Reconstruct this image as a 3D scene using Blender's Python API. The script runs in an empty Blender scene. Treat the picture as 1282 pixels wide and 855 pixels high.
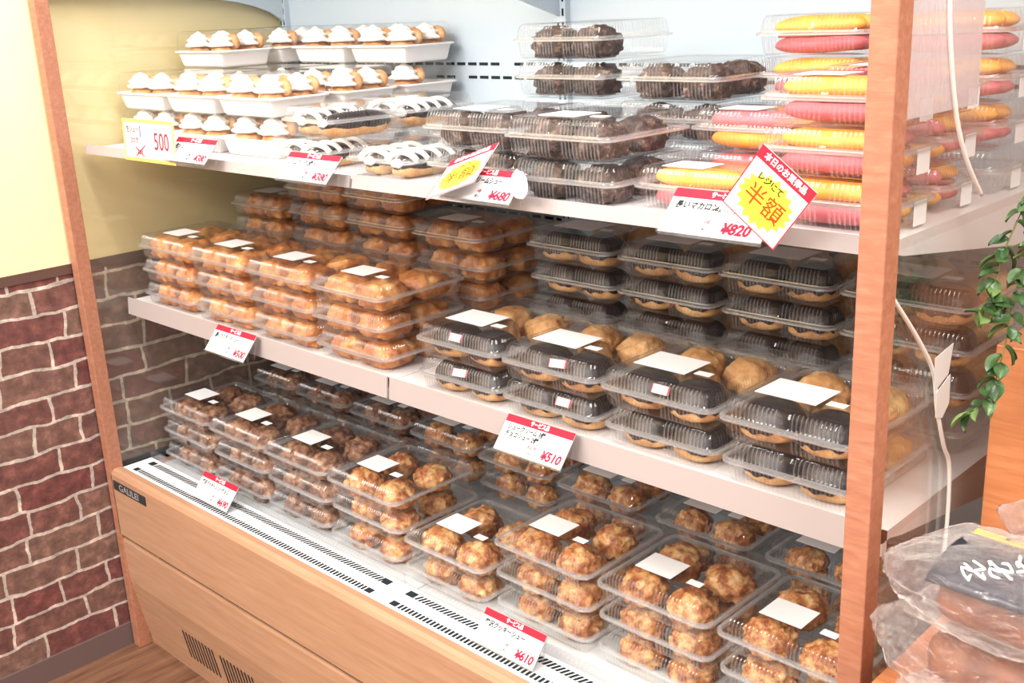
import bpy, bmesh, math, random
from mathutils import Vector, Matrix, noise
random.seed(7)
S = bpy.context.scene
COL = S.collection
PI = math.pi

# ------------------------------------------------------------------ camera, world, lights, exposure
def make_camera():
    yaw, pit, rol = (math.radians(a) for a in (44.8416, 17.1491, -2.6171))
    fw = Vector((-math.sin(yaw)*math.cos(pit), math.cos(yaw)*math.cos(pit), -math.sin(pit)))
    r = Vector((math.cos(yaw), math.sin(yaw), 0)); u = r.cross(fw)
    r2 = r*math.cos(rol) + u*math.sin(rol); u2 = -r*math.sin(rol) + u*math.cos(rol)
    cd = bpy.data.cameras.new('camera'); co = bpy.data.objects.new('camera', cd); COL.objects.link(co)
    cd.sensor_width = 36; cd.lens = 1369.85/1282*36; cd.clip_start = .02
    M = Matrix((r2, u2, -fw)).transposed().to_4x4(); M.translation = (2.2898, -.9735, 1.4257)
    co.matrix_world = M; S.camera = co
make_camera()
W = bpy.data.worlds.new('room_light'); S.world = W; W.use_nodes = True
W.node_tree.nodes['Background'].inputs[0].default_value = (.93, .86, .82, 1)
W.node_tree.nodes['Background'].inputs[1].default_value = .95
def area(name, loc, size, sy, power, rot, col=(1, 1, 1)):
    l = bpy.data.lights.new(name, 'AREA'); l.shape = 'RECTANGLE'; l.size = size; l.size_y = sy
    l.energy = power; l.color = col
    o = bpy.data.objects.new(name, l); COL.objects.link(o); o.location = loc; o.rotation_euler = rot
    return o
# fluorescent tube under the canopy of the case
area('canopy_lamp', (.9, -.10, 1.76), 1.7, .06, 9.5, (math.radians(8), 0, 0), (1, .97, .94))
# ceiling lights of the shop
area('ceiling_light', (.3, -1.6, 2.6), 1.4, .7, 75, (0, 0, 0), (1, .95, .88))
area('ceiling_light', (2.9, -.7, 2.6), 1.4, .7, 75, (0, 0, 0), (1, .95, .88))
area('ceiling_light', (1.3, -2.9, 2.6), 1.6, .8, 110, (math.radians(25), 0, 0), (1, .96, .9))  # added light out of view, tilted so it reaches the back rows
S.view_settings.view_transform = 'Standard'
S.view_settings.look = 'None'
S.view_settings.gamma = 1
S.view_settings.use_curve_mapping = False
S.view_settings.exposure = .12
S.cycles.transparent_max_bounces = 96
S.cycles.max_bounces = 10
S.cycles.use_denoising = True
S.cycles.sample_clamp_indirect = 6

# ------------------------------------------------------------------ materials
def mat(name):
    m = bpy.data.materials.new(name); m.use_nodes = True
    nt = m.node_tree; return m, nt, nt.nodes['Principled BSDF']
def N(nt, t, **kw):
    n = nt.nodes.new(t)
    for k, v in kw.items(): setattr(n, k, v)
    return n
def plain(name, col, rough=.5, spec=.5, metal=0, bump=0, bscale=200):
    m, nt, b = mat(name)
    b.inputs['Base Color'].default_value = (*col, 1); b.inputs['Roughness'].default_value = rough
    b.inputs['Metallic'].default_value = metal; b.inputs['Specular IOR Level'].default_value = spec
    if bump:
        nz = N(nt, 'ShaderNodeTexNoise'); nz.inputs['Scale'].default_value = bscale
        bp = N(nt, 'ShaderNodeBump'); bp.inputs['Strength'].default_value = bump; bp.inputs['Distance'].default_value = .002
        nt.links.new(nz.outputs['Fac'], bp.inputs['Height']); nt.links.new(bp.outputs[0], b.inputs['Normal'])
    return m
def ramp(nt, stops):
    r = N(nt, 'ShaderNodeValToRGB'); e = r.color_ramp.elements
    while len(e) < len(stops): e.new(.5)
    for i, (p, c) in enumerate(stops): e[i].position = p; e[i].color = (*c, 1)
    return r
def baked(name, stops, scale=38, rough=.55, bump=.5, spots=None, bscale=160, detail=6):
    """noise-mottled crust, shifted per object so copies differ"""
    m, nt, b = mat(name); L = nt.links.new
    tc = N(nt, 'ShaderNodeTexCoord'); oi = N(nt, 'ShaderNodeObjectInfo')
    mu = N(nt, 'ShaderNodeMath', operation='MULTIPLY'); mu.inputs[1].default_value = 7
    ad = N(nt, 'ShaderNodeVectorMath', operation='ADD')
    L(oi.outputs['Random'], mu.inputs[0]); L(tc.outputs['Object'], ad.inputs[0]); L(mu.outputs[0], ad.inputs[1])
    nz = N(nt, 'ShaderNodeTexNoise'); nz.inputs['Scale'].default_value = scale
    nz.inputs['Detail'].default_value = detail; nz.inputs['Roughness'].default_value = .62
    L(ad.outputs[0], nz.inputs['Vector'])
    r = ramp(nt, stops); L(nz.outputs['Fac'], r.inputs[0]); out = r.outputs[0]
    if spots:
        v = N(nt, 'ShaderNodeTexVoronoi'); v.inputs['Scale'].default_value = spots[0]; L(ad.outputs[0], v.inputs['Vector'])
        rr = ramp(nt, [(spots[1], (1, 1, 1)), (spots[1]+.06, (0, 0, 0))]); L(v.outputs['Distance'], rr.inputs[0])
        mx = N(nt, 'ShaderNodeMix', data_type='RGBA'); L(rr.outputs[0], mx.inputs[0]); L(out, mx.inputs[6])
        mx.inputs[7].default_value = (*spots[2], 1); out = mx.outputs[2]
    L(out, b.inputs['Base Color']); b.inputs['Roughness'].default_value = rough
    n2 = N(nt, 'ShaderNodeTexNoise'); n2.inputs['Scale'].default_value = bscale; n2.inputs['Detail'].default_value = 4
    L(ad.outputs[0], n2.inputs['Vector'])
    bp = N(nt, 'ShaderNodeBump'); bp.inputs['Strength'].default_value = bump; bp.inputs['Distance'].default_value = .003
    L(n2.outputs['Fac'], bp.inputs['Height']); L(bp.outputs[0], b.inputs['Normal'])
    return m
def clear(name, tint, f0, rough, haze=0., power=5., hazecol=(.9, .92, .95), bump=0, bscale=60):
    """thin clear sheet: straight-through transmission plus Schlick reflection, a little milkiness"""
    m = bpy.data.materials.new(name); m.use_nodes = True; nt = m.node_tree; nt.nodes.clear(); L = nt.links.new
    g = N(nt, 'ShaderNodeNewGeometry')
    d = N(nt, 'ShaderNodeVectorMath', operation='DOT_PRODUCT')
    L(g.outputs['Incoming'], d.inputs[0]); L(g.outputs['Normal'], d.inputs[1])
    a = N(nt, 'ShaderNodeMath', operation='ABSOLUTE'); L(d.outputs['Value'], a.inputs[0])
    s = N(nt, 'ShaderNodeMath', operation='SUBTRACT', use_clamp=True); s.inputs[0].default_value = 1; L(a.outputs[0], s.inputs[1])
    p = N(nt, 'ShaderNodeMath', operation='POWER'); L(s.outputs[0], p.inputs[0]); p.inputs[1].default_value = power
    k = N(nt, 'ShaderNodeMath', operation='MULTIPLY_ADD', use_clamp=True); L(p.outputs[0], k.inputs[0])
    k.inputs[1].default_value = 1-f0; k.inputs[2].default_value = f0
    t = N(nt, 'ShaderNodeBsdfTransparent'); t.inputs[0].default_value = (*tint, 1)
    gl = N(nt, 'ShaderNodeBsdfGlossy'); gl.inputs['Roughness'].default_value = rough
    base = t.outputs[0]
    if haze:
        df = N(nt, 'ShaderNodeBsdfDiffuse'); df.inputs[0].default_value = (*hazecol, 1)
        tl = N(nt, 'ShaderNodeBsdfTranslucent'); tl.inputs[0].default_value = (*hazecol, 1)
        h = N(nt, 'ShaderNodeMixShader'); h.inputs[0].default_value = .5; L(df.outputs[0], h.inputs[1]); L(tl.outputs[0], h.inputs[2])
        mh = N(nt, 'ShaderNodeMixShader'); mh.inputs[0].default_value = haze; L(t.outputs[0], mh.inputs[1]); L(h.outputs[0], mh.inputs[2])
        base = mh.outputs[0]
    if bump:
        nz = N(nt, 'ShaderNodeTexNoise'); nz.inputs['Scale'].default_value = bscale; nz.inputs['Detail'].default_value = 5
        bp = N(nt, 'ShaderNodeBump'); bp.inputs['Strength'].default_value = bump; bp.inputs['Distance'].default_value = .01
        L(nz.outputs['Fac'], bp.inputs['Height']); L(bp.outputs[0], gl.inputs['Normal'])
    mx = N(nt, 'ShaderNodeMixShader'); L(k.outputs[0], mx.inputs[0]); L(base, mx.inputs[1]); L(gl.outputs[0], mx.inputs[2])
    o = N(nt, 'ShaderNodeOutputMaterial'); L(mx.outputs[0], o.inputs[0])
    return m
def wood(name, c1, c2, c3, axis='X', stretch=14, scale=9, rough=.4):
    m, nt, b = mat(name); L = nt.links.new
    tc = N(nt, 'ShaderNodeTexCoord'); mp = N(nt, 'ShaderNodeMapping')
    sc = [stretch, stretch, stretch]; sc['XYZ'.index(axis)] = 1
    mp.inputs['Scale'].default_value = sc; L(tc.outputs['Object'], mp.inputs[0])
    nz = N(nt, 'ShaderNodeTexNoise'); nz.inputs['Scale'].default_value = scale; nz.inputs['Detail'].default_value = 8
    nz.inputs['Roughness'].default_value = .6; nz.inputs['Distortion'].default_value = .6
    L(mp.outputs[0], nz.inputs['Vector'])
    r = ramp(nt, [(.3, c1), (.5, c2), (.72, c3)]); L(nz.outputs['Fac'], r.inputs[0]); L(r.outputs[0], b.inputs['Base Color'])
    b.inputs['Roughness'].default_value = rough
    return m
M = {}
M['box'] = clear('clear_plastic', (.997, .999, 1), .036, .09, .009, 4)
M['rim'] = clear('clear_plastic_rim', (.98, .985, .99), .16, .14, .24, 3.2, (.97, .98, 1))
M['rib'] = clear('rib_highlight_haze', (.98, .985, .99), .16, .2, .12, 3.2, (.97, .98, 1))  # milky haze on one rib facet paints the bright highlight lines
M['glass_side'] = clear('side_glass', (.965, .965, .955), .045, .0, 0.006, 5)
M['glass_left'] = clear('side_glass_tint_and_glare', (.97, .975, .935), .045, .0, 0.045, 5)  # green tint is the glass; the whitish haze paints a veil of glare
M['acrylic'] = clear('clear_acrylic', (.93, .94, .95), .06, .05, .05, 4)
M['film'] = clear('clear_film', (.9, .9, .92), .15, .12, .34, 3, (.97, .9, .94), .35, 22)
M['bag'] = clear('crinkled_film', (.97, .96, .97), .13, .06, .04, 3, (.95, .85, .87), 1., 45)
M['gold'] = baked('golden_choux', [(.30, (.26, .072, .02)), (.47, (.47, .165, .045)), (.58, (.60, .27, .09)), (.70, (.74, .44, .19))], 28, .5, .5)
M['tan'] = baked('plain_choux', [(.28, (.36, .15, .05)), (.5, (.60, .31, .12)), (.7, (.76, .48, .22))], 30, .6, .6)
M['cookie'] = baked('cookie_choux', [(.34, (.20, .055, .02)), (.47, (.42, .15, .05)), (.56, (.64, .34, .13)), (.68, (.76, .52, .28))], 44, .45, .9, None, 120)
M['cocoa'] = baked('cocoa_cookie_choux', [(.34, (.075, .028, .016)), (.48, (.21, .092, .05)), (.58, (.33, .17, .095)), (.7, (.52, .34, .22))], 48, .5, .9, None, 120)
M['crumble'] = baked('chocolate_crumble', [(.36, (.016, .008, .007)), (.52, (.055, .027, .02)), (.62, (.13, .075, .055)), (.70, (.40, .31, .27))], 60, .6, 1., None, 140)
M['glaze'] = plain('dark_chocolate_glaze', (.020, .012, .013), .22, .6, 0, .25, 90)
M['cream'] = plain('whipped_cream', (.90, .87, .80), .6, .3, 0, .3, 60)
M['sponge'] = baked('choux_cap', [(.3, (.45, .18, .06)), (.55, (.62, .30, .12)), (.7, (.72, .44, .22))], 36, .6, .6)
M['yellow'] = baked('passionfruit_shell', [(.3, (.78, .30, .03)), (.55, (.86, .39, .045)), (.75, (.9, .52, .10))], 22, .5, .15)
M['pink'] = baked('strawberry_shell', [(.3, (.54, .105, .125)), (.6, (.62, .14, .16)), (.8, (.72, .24, .24))], 22, .5, .15)
M['filling'] = plain('macaron_filling', (.42, .12, .09), .5)
M['tray'] = plain('white_foam', (.84, .81, .79), .5, .4)
M['label'] = plain('white_paper', (.86, .87, .89), .7, .15)
M['card'] = plain('card_white', (.70, .69, .69), .7, .15)
M['red'] = plain('print_red', (.50, .02, .04), .7, .12)
M['ink'] = plain('print_black', (.02, .025, .025), .8, .1)
M['inkred'] = plain('pen_red', (.50, .02, .05), .8, .1)
M['inkblue'] = plain('pen_blue', (.05, .12, .45), .5)
M['orange'] = plain('print_orange', (.95, .55, .12), .5)
M['pinkpaper'] = plain('pale_pink_paper', (.60, .46, .47), .7, .15)
M['burst'] = plain('print_yellow', (.95, .80, .03), .5)
M['burstred'] = plain('print_orange_red', (.62, .06, .015), .8, .1)
M['steel'] = plain('white_enamel', (.44, .515, .575), .38, .5, 0, .03, 30)
M['shelf'] = plain('shelf_enamel', (.66, .62, .62), .4, .5)
M['rail'] = plain('price_rail', (.38, .325, .315), .35, .5)
M['deck'] = plain('deck_steel', (.66, .69, .71), .3, .6, .1, .05, 40)
M['white'] = plain('white_metal', (.72, .72, .74), .4)
M['black'] = plain('black_gap', (.012, .012, .014), .5)
M['slot'] = plain('dark_slot', (.02, .026, .03), .9, .05)
M['blackplastic'] = plain('black_plastic', (.02, .022, .026), .35)
M['silver'] = plain('silver_letters', (.55, .57, .58), .3, .5, .6)
M['post'] = wood('post_wood', (.31, .125, .073), (.37, .155, .092), (.44, .205, .125), 'X', 5, 26, .4)
M['front'] = wood('front_wood', (.375, .20, .115), (.425, .235, .14), (.475, .275, .17), 'X', 16, 6, .38)
M['table'] = wood('table_wood', (.44, .15, .06), (.54, .20, .08), (.62, .25, .11), 'X', 12, 8, .35)
M['floor'] = wood('floor_laminate', (.085, .038, .022), (.15, .07, .04), (.21, .105, .06), 'Y', 9, 5, .45)
M['base'] = plain('baseboard_vinyl', (.13, .085, .08), .5)
M['brown'] = plain('brown_strip', (.105, .052, .04), .5)
M['yellow_wall'] = plain('yellow_wallpaper', (.88, .72, .43), .8, .2, 0, .12, 220)
M['ceil'] = plain('room_paint', (.7, .66, .62), .8)
M['brownwall'] = plain('brown_room_paint', (.42, .24, .17), .8)
M['loaf'] = baked('cocoa_loaf', [(.3, (.06, .018, .012)), (.5, (.16, .055, .03)), (.7, (.30, .12, .06))], 22, .5, .4)
M['wraplabel'] = plain('black_label', (.02, .024, .04), .3)
M['amber'] = plain('amber_strip', (.72, .36, .03), .4)
M['cable'] = plain('white_cable', (.74, .71, .67), .4)
M['tape'] = plain('white_tape', (.62, .60, .58), .45)
M['leaf'] = baked('vine_leaf', [(.3, (.018, .05, .014)), (.5, (.045, .10, .03)), (.72, (.11, .18, .06))], 24, .35, .2)
M['leafpale'] = baked('vine_leaf_young', [(.3, (.10, .17, .045)), (.6, (.17, .26, .08)), (.8, (.24, .32, .12))], 24, .4, .2)
M['stem'] = plain('vine_stem', (.17, .20, .06), .5)
M['pot'] = plain('brown_pot', (.05, .022, .015), .5)
M['soil'] = plain('potting_soil', (.02, .012, .008), .9, .2, 0, .8, 300)
def brick_material():
    m, nt, b = mat('brick_wallpaper'); L = nt.links.new
    tc = N(nt, 'ShaderNodeTexCoord')
    sp = N(nt, 'ShaderNodeSeparateXYZ'); L(tc.outputs['Object'], sp.inputs[0])
    cb = N(nt, 'ShaderNodeCombineXYZ'); L(sp.outputs['Y'], cb.inputs['X']); L(sp.outputs['Z'], cb.inputs['Y'])
    nz = N(nt, 'ShaderNodeTexNoise'); nz.inputs['Scale'].default_value = 12; nz.inputs['Detail'].default_value = 4; L(cb.outputs[0], nz.inputs['Vector'])
    sb = N(nt, 'ShaderNodeVectorMath', operation='SUBTRACT'); sb.inputs[1].default_value = (.5, .5, .5); L(nz.outputs['Color'], sb.inputs[0])
    sc = N(nt, 'ShaderNodeVectorMath', operation='SCALE'); sc.inputs['Scale'].default_value = .028; L(sb.outputs[0], sc.inputs[0])
    ad = N(nt, 'ShaderNodeVectorMath', operation='ADD'); L(cb.outputs[0], ad.inputs[0]); L(sc.outputs[0], ad.inputs[1])
    mp = N(nt, 'ShaderNodeMapping'); mp.inputs['Location'].default_value = (.03, .0105, 0); L(ad.outputs[0], mp.inputs[0])
    br = N(nt, 'ShaderNodeTexBrick'); br.offset = .37; br.squash = .66; br.squash_frequency = 3
    br.inputs['Scale'].default_value = 1; br.inputs['Brick Width'].default_value = .165; br.inputs['Row Height'].default_value = .0605
    br.inputs['Mortar Size'].default_value = .0042; br.inputs['Mortar Smooth'].default_value = .35; br.inputs['Bias'].default_value = -.1
    br.inputs['Color1'].default_value = (.155, .048, .042, 1); br.inputs['Color2'].default_value = (.20, .115, .085, 1)
    br.inputs['Mortar'].default_value = (.52, .44, .38, 1); L(mp.outputs[0], br.inputs['Vector'])
    n2 = N(nt, 'ShaderNodeTexNoise'); n2.inputs['Scale'].default_value = 34; n2.inputs['Detail'].default_value = 7; n2.inputs['Roughness'].default_value = .65
    L(cb.outputs[0], n2.inputs['Vector'])
    r = ramp(nt, [(.3, (.5, .46, .47)), (.52, (.95, .95, .95)), (.72, (1.8, 1.75, 1.7))]); L(n2.outputs['Fac'], r.inputs[0])
    mx = N(nt, 'ShaderNodeMix', data_type='RGBA', blend_type='MULTIPLY'); mx.inputs[0].default_value = 1
    L(br.outputs['Color'], mx.inputs[6]); L(r.outputs[0], mx.inputs[7]); L(mx.outputs[2], b.inputs['Base Color'])
    b.inputs['Roughness'].default_value = .75
    bp = N(nt, 'ShaderNodeBump'); bp.inputs['Strength'].default_value = .5; bp.inputs['Distance'].default_value = .004
    L(n2.outputs['Fac'], bp.inputs['Height']); L(bp.outputs[0], b.inputs['Normal'])
    return m
M['brick'] = brick_material()

# ------------------------------------------------------------------ mesh helpers
class MB:
    def __init__(s): s.v = []; s.f = []; s.mi = []; s.sm = []
    def add(s, vs, fs, mi=0, smooth=False):
        o = len(s.v); s.v += [tuple(v) for v in vs]
        for f in fs: s.f.append([i+o for i in f]); s.mi.append(mi); s.sm.append(smooth)
        return s
    def box(s, a, b, mi=0):
        (x0, y0, z0), (x1, y1, z1) = a, b
        return s.add([(x0, y0, z0), (x1, y0, z0), (x1, y1, z0), (x0, y1, z0), (x0, y0, z1), (x1, y0, z1), (x1, y1, z1), (x0, y1, z1)],
                     [(3, 2, 1, 0), (4, 5, 6, 7), (0, 1, 5, 4), (1, 2, 6, 5), (2, 3, 7, 6), (3, 0, 4, 7)], mi)
    def prism(s, pts, ax, a, b, mi=0):
        """polygon in the plane across axis ax, from a to b along it"""
        n = len(pts)
        def P(p, t):
            return {'x': (t, p[0], p[1]), 'y': (p[0], t, p[1]), 'z': (p[0], p[1], t)}[ax]
        vs = [P(p, a) for p in pts] + [P(p, b) for p in pts]
        return s.add(vs, [tuple(range(n))[::-1], tuple(range(n, 2*n))] + [(i, (i+1) % n, n+(i+1) % n, n+i) for i in range(n)], mi)
    def rings(s, rings, mi=0, smooth=False, cap0=False, cap1=False, close=True, pick=None):
        n = len(rings[0]); o = len(s.v); s.v += [tuple(v) for r in rings for v in r]
        for k in range(len(rings)-1):
            for i in range(n if close else n-1):
                j = (i+1) % n
                s.f.append([o+k*n+i, o+k*n+j, o+(k+1)*n+j, o+(k+1)*n+i]); s.mi.append(pick[i] if pick else mi); s.sm.append(smooth)
        if cap0: s.f.append([o+i for i in range(n)][::-1]); s.mi.append(mi); s.sm.append(False)
        if cap1: s.f.append([o+(len(rings)-1)*n+i for i in range(n)]); s.mi.append(mi); s.sm.append(False)
        return s
    def tube(s, pts, r, seg=8, mi=0, r1=None):
        pts = [Vector(p) for p in pts]; rs = []
        up = Vector((.3, .2, 1)).normalized()
        for i, p in enumerate(pts):
            t = (pts[min(i+1, len(pts)-1)] - pts[max(i-1, 0)]).normalized()
            a = t.cross(up)
            if a.length < 1e-3: a = t.cross(Vector((1, 0, 0)))
            a.normalize(); b = t.cross(a)
            rr = r if r1 is None else r + (r1-r)*i/(len(pts)-1)
            rs.append([p + a*rr*math.cos(2*PI*k/seg) + b*rr*math.sin(2*PI*k/seg) for k in range(seg)])
        return s.rings(rs, mi, True, True, True)
    def mesh(s, name, mats):
        me = bpy.data.meshes.new(name); me.from_pydata(s.v, [], s.f)
        for m in mats: me.materials.append(M[m])
        me.polygons.foreach_set('material_index', s.mi); me.polygons.foreach_set('use_smooth', s.sm)
        bm = bmesh.new(); bm.from_mesh(me); bmesh.ops.recalc_face_normals(bm, faces=bm.faces); bm.to_mesh(me); bm.free()
        me.update(); return me
def put(name, me, parent=None, loc=(0, 0, 0), rz=0):
    o = bpy.data.objects.new(name, me); COL.objects.link(o); o.parent = parent
    o.location = loc; o.rotation_euler = (0, 0, rz); return o
def tag(o, label, cat, group=None, kind=None):
    o['label'] = label; o['category'] = cat
    if group: o['group'] = group
    if kind: o['kind'] = kind
    return o
def thing(name, label, cat, loc=(0, 0, 0), rz=0, group=None):
    return tag(put(name, None, None, loc, rz), label, cat, group)
def struct(name, me, label, cat):
    o = put(name, me); o['kind'] = 'structure'; o['label'] = label; o['category'] = cat; return o
def bevel(o, w=.002, seg=2):
    b = o.modifiers.new('bevel', 'BEVEL'); b.width = w; b.segments = seg; b.limit_method = 'ANGLE'; return o
def simple(name, mats, parent=None, **kw):
    return lambda mb: put(name, mb.mesh(name, mats), parent, **kw)

# ------------------------------------------------------------------ the room
L = 1.8
struct('floor', MB().box((-1, -3, -.04), (4, 1.2, 0)).mesh('floor', ['floor']), 'dark brown wood laminate floor in front of the case', 'floor')
wl = MB().box((-.11, -3, 0), (-.012, 1.2, .911), 0).box((-.11, -3, .911), (-.012, 1.2, 2.7), 1)
struct('wall_left', wl.mesh('wall_left', ['brick', 'yellow_wall']), 'wall with brick pattern below and yellow paper above', 'wall')
struct('trim_1', MB().box((-.012, -3, .911), (-.008, 1.2, .932)).mesh('trim_1', ['brown']), 'thin brown strip between brick pattern and yellow paper', 'trim')
struct('baseboard_left', MB().box((-.012, -3, 0), (-.006, 1.2, .056)).mesh('baseboard_left', ['base']), 'grey brown vinyl baseboard under the brick pattern', 'baseboard')
struct('wall_back', MB().box((-.11, 1.2, 0), (4, 1.3, 2.7)).mesh('wall_back', ['brownwall']), 'plain wall behind the display case', 'wall')

# ------------------------------------------------------------------ the display case
case = thing('display_case', 'long open refrigerated display case with wood front and glass ends', 'display case', (0, 0, 0))
for x in (0, L):
    bevel(put('post', MB().box((x, 0, 0 if x == 0 else .0), (x+.028, .03, 1.8)).mesh('post', ['post']), case), .0015)
put('glass_panel', MB().box((.011, .03, .452), (.017, .6, 1.78)).mesh('glass_panel', ['glass_left']), case)
put('glass_panel', MB().box((L+.011, .03, .452), (L+.017, .6, 1.78)).mesh('glass_panel', ['glass_side']), case)
for x in (0, L):
    put('end_panel', MB().box((x+.002, .03, .0), (x+.026, .62, .452)).mesh('end_panel', ['front']), case)
put('glass_seal', MB().box((.002, .03, .445), (.026, .6, .462)).mesh('glass_seal', ['blackplastic']), case)
# white return panel with rounded window corner at the left rear top
arc = [(.62, 1.36), (.598, 1.395), (.582, 1.413), (.553, 1.431), (.509, 1.446), (.465, 1.456), (.417, 1.463), (.3, 1.472), (.1, 1.476), (.032, 1.477), (.032, 1.78), (.62, 1.78)]
put('return_panel', MB().prism(arc, 'x', .019, .027).mesh('return_panel', ['steel']), case)
# back panel with rows of air slots
bp = MB().box((.0, .602, .40), (L+.028, .622, 1.78))
random.seed(3)
for z in (1.313, 1.287, 1.036, 1.018, .70, .684):
    x = .05
    while x < L-.04:
        if abs(x-.9) > .03 and random.random() > .12: bp.box((x, .6008, z-.0028), (x+.0235, .602, z+.0028), 1)
        x += .0325
put('back_panel', bp.mesh('back_panel', ['steel', 'slot']), case)
for x in (.0, .9, L):
    up = MB().box((x+.008 if x == 0 else x-.012, .588, .44), (x+.032 if x == 0 else x+.012 , .602, 1.78))
    xx = x+.02 if x == 0 else x
    z = .5
    while z < 1.77:
        for dx in (-.006, .006): up.box((xx+dx-.002, .5872, z), (xx+dx+.002, .588, z+.013), 1)
        z += .025
    put('upright', up.mesh('upright', ['steel', 'slot']), case)
put('bracket', MB().prism([(.588, 1.40), (.588, 1.5), (.30, 1.5), (.30, 1.487)], 'x', .893, .899).mesh('bracket', ['steel']), case)
# unseen canopy added to block light from above; carries the lamp
cn = MB().box((0, .0, 1.78), (L+.028, .622, 1.95)).box((0, -.14, 1.79), (L+.028, 0, 1.95))
put('canopy', cn.mesh('canopy', ['white']), case)
# shelves: two sections per level, each with a clear price rail
SH = {'top': (.061, 1.1655, 1.175), 'mid': (.1014, .8069, .835)}
for (yf, zb, zt) in SH.values():
    for (x0, x1) in ((.03, .9285), (.9305, L-.004)):
        sh = put('shelf', MB().box((x0, yf, zt-.012), (x1, .585, zt)).box((x0, yf, zb), (x1, yf+.012, zt)).mesh('shelf', ['shelf']), case)
        put('price_rail', MB().prism([(yf-.006, zb-.001), (yf, zb-.001), (yf, zt+.008), (yf-.002, zt+.008)], 'x', x0+.002, x1-.002).mesh('price_rail', ['rail']), sh)
    for x in (.03, .885, .905, L-.008):
        put('shelf_bracket', MB().prism([(yf+.02, zt-.012), (.585, zt-.012), (.585, zt-.09), (.45, zt-.07), (yf+.05, zt-.02)], 'x', x, x+.004).mesh('shelf_bracket', ['white']), case)
# deck, riser, grille, wooden front
zd = .435
for (x0, x1) in ((.03, .9285), (.9305, L-.004)):
    put('deck_tray', MB().box((x0, .104, zd-.015), (x1, .598, zd)).mesh('deck_tray', ['deck']), case)
    put('riser', MB().box((x0, .098, zd-.01), (x1, .1025, .477)).mesh('riser', ['acrylic']), case)
    g = MB().box((x0, .028, .43), (x1, .098, .459))
    z1 = .4594
    x = x0+.03
    g.box((x, .036, .458), (x+.017, .049, z1), 1); g.box((x-.002, .074, .458), (x+.019, .089, z1), 1); x += .022
    while x < x1-.045:
        g.box((x, .036, .458), (x+.0054, .049, z1), 1)
        g.prism([(x, .074), (x+.0054, .074), (x+.0114, .089), (x+.006, .089)], 'z', .458, z1, 1)
        x += .009
    g.box((x, .036, .458), (x+.017, .049, z1), 1); g.box((x, .074, .458), (x+.019, .089, z1), 1)
    put('air_grille', g.mesh('air_grille', ['white', 'slot']), case)
fp = put('front_panel', MB().prism([(0, .301), (0, .45), (.004, .4585), (.012, .4615), (.026, .4605), (.028, .45), (.028, .301)], 'x', .024, L).mesh('front_panel', ['front']), case)
put('gap_strip', MB().box((.026, .008, .286), (L, .03, .303)).mesh('gap_strip', ['black']), case)
kp = MB().prism([(.004, .29), (.002, .284), (.004, .18), (.035, .0), (.06, .0), (.06, .29)], 'x', .028, L)
put('lower_panel', kp.mesh('lower_panel', ['front']), case)
vt = MB()
for grp in range(8):
    for i in range(10):
        x = .23+grp*.155+i*.0135
        vt.prism([(.0125, .125), (.0255, .05), (.0275, .05), (.0145, .125)], 'x', x, x+.005)
put('vent_slits', vt.mesh('vent_slits', ['black']), case)

def lettering(parent, txt, size, x, y, z, m, align='LEFT', name='lettering', squeeze=1., shear=0., rot=0., bold=0.):
    cu = bpy.data.curves.new(name, 'FONT'); cu.body = txt; cu.size = size; cu.align_x = align; cu.align_y = 'CENTER'
    cu.extrude = .00012; cu.offset = bold; cu.shear = shear; cu.resolution_u = 3
    o = bpy.data.objects.new(name, cu); COL.objects.link(o); bpy.context.view_layer.update()
    me = bpy.data.meshes.new_from_object(o.evaluated_get(bpy.context.evaluated_depsgraph_get()))
    bpy.data.objects.remove(o); bpy.data.curves.remove(cu)
    me.name = name; me.materials.clear(); me.materials.append(M[m])
    for p in me.polygons: p.material_index = 0
    me.transform(Matrix.Translation((x, y, z)) @ Matrix.Rotation(rot, 4, 'Z') @ Matrix.Diagonal((squeeze, 1, 1, 1)))
    return put(name, me, parent)
bd = put('badge', MB().box((-.072, 0, -.0105), (.072, .0025, .0105)).mesh('badge', ['blackplastic']), case, (.107, -.0025, .428))
bd.rotation_euler = (0, 0, 0)
bl = lettering(bd, 'GALILEI', .0215, 0, 0, 0, 'silver', 'CENTER', 'badge_lettering', 1.25, 0, 0, .0003)
bl.rotation_euler = (PI/2, 0, 0); bl.location = (0, -.0004, 0)

# ------------------------------------------------------------------ clear boxes
def perim(w, d, r, pitch):
    """rounded rectangle: list of (point, normal, rib flag)"""
    out = []
    hw, hd = w/2-r, d/2-r
    sides = [((-hw, -hd-r), (hw, -hd-r), (0, -1), (hw, -hd), -PI/2), ((hw+r, -hd), (hw+r, hd), (1, 0), (hw, hd), 0),
             ((hw, hd+r), (-hw, hd+r), (0, 1), (-hw, hd), PI/2), ((-hw-r, hd), (-hw-r, -hd), (-1, 0), (-hw, -hd), PI)]
    for a, b, n, c, t0 in sides:
        ln = math.hypot(b[0]-a[0], b[1]-a[1]); k = max(4, int(ln/pitch)); 
        for i in range(k*2+1):
            t = i/(k*2); gap = abs(t-.5) < .045
            out.append(((a[0]+(b[0]-a[0])*t, a[1]+(b[1]-a[1])*t), n, 0 if gap or i in (0, k*2) else (1 if i % 2 else -.6)))
            if i < k*2 and not gap and i % 2:
                t = (i+.42)/(k*2); out.append(((a[0]+(b[0]-a[0])*t, a[1]+(b[1]-a[1])*t), n, -.5))
        for j in range(1, 6):
            q = t0+PI/2*j/6
            out.append(((c[0]+r*math.cos(q), c[1]+r*math.sin(q)), (math.cos(q), math.sin(q)), .5 if j % 2 else -.3))
    return out
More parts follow.
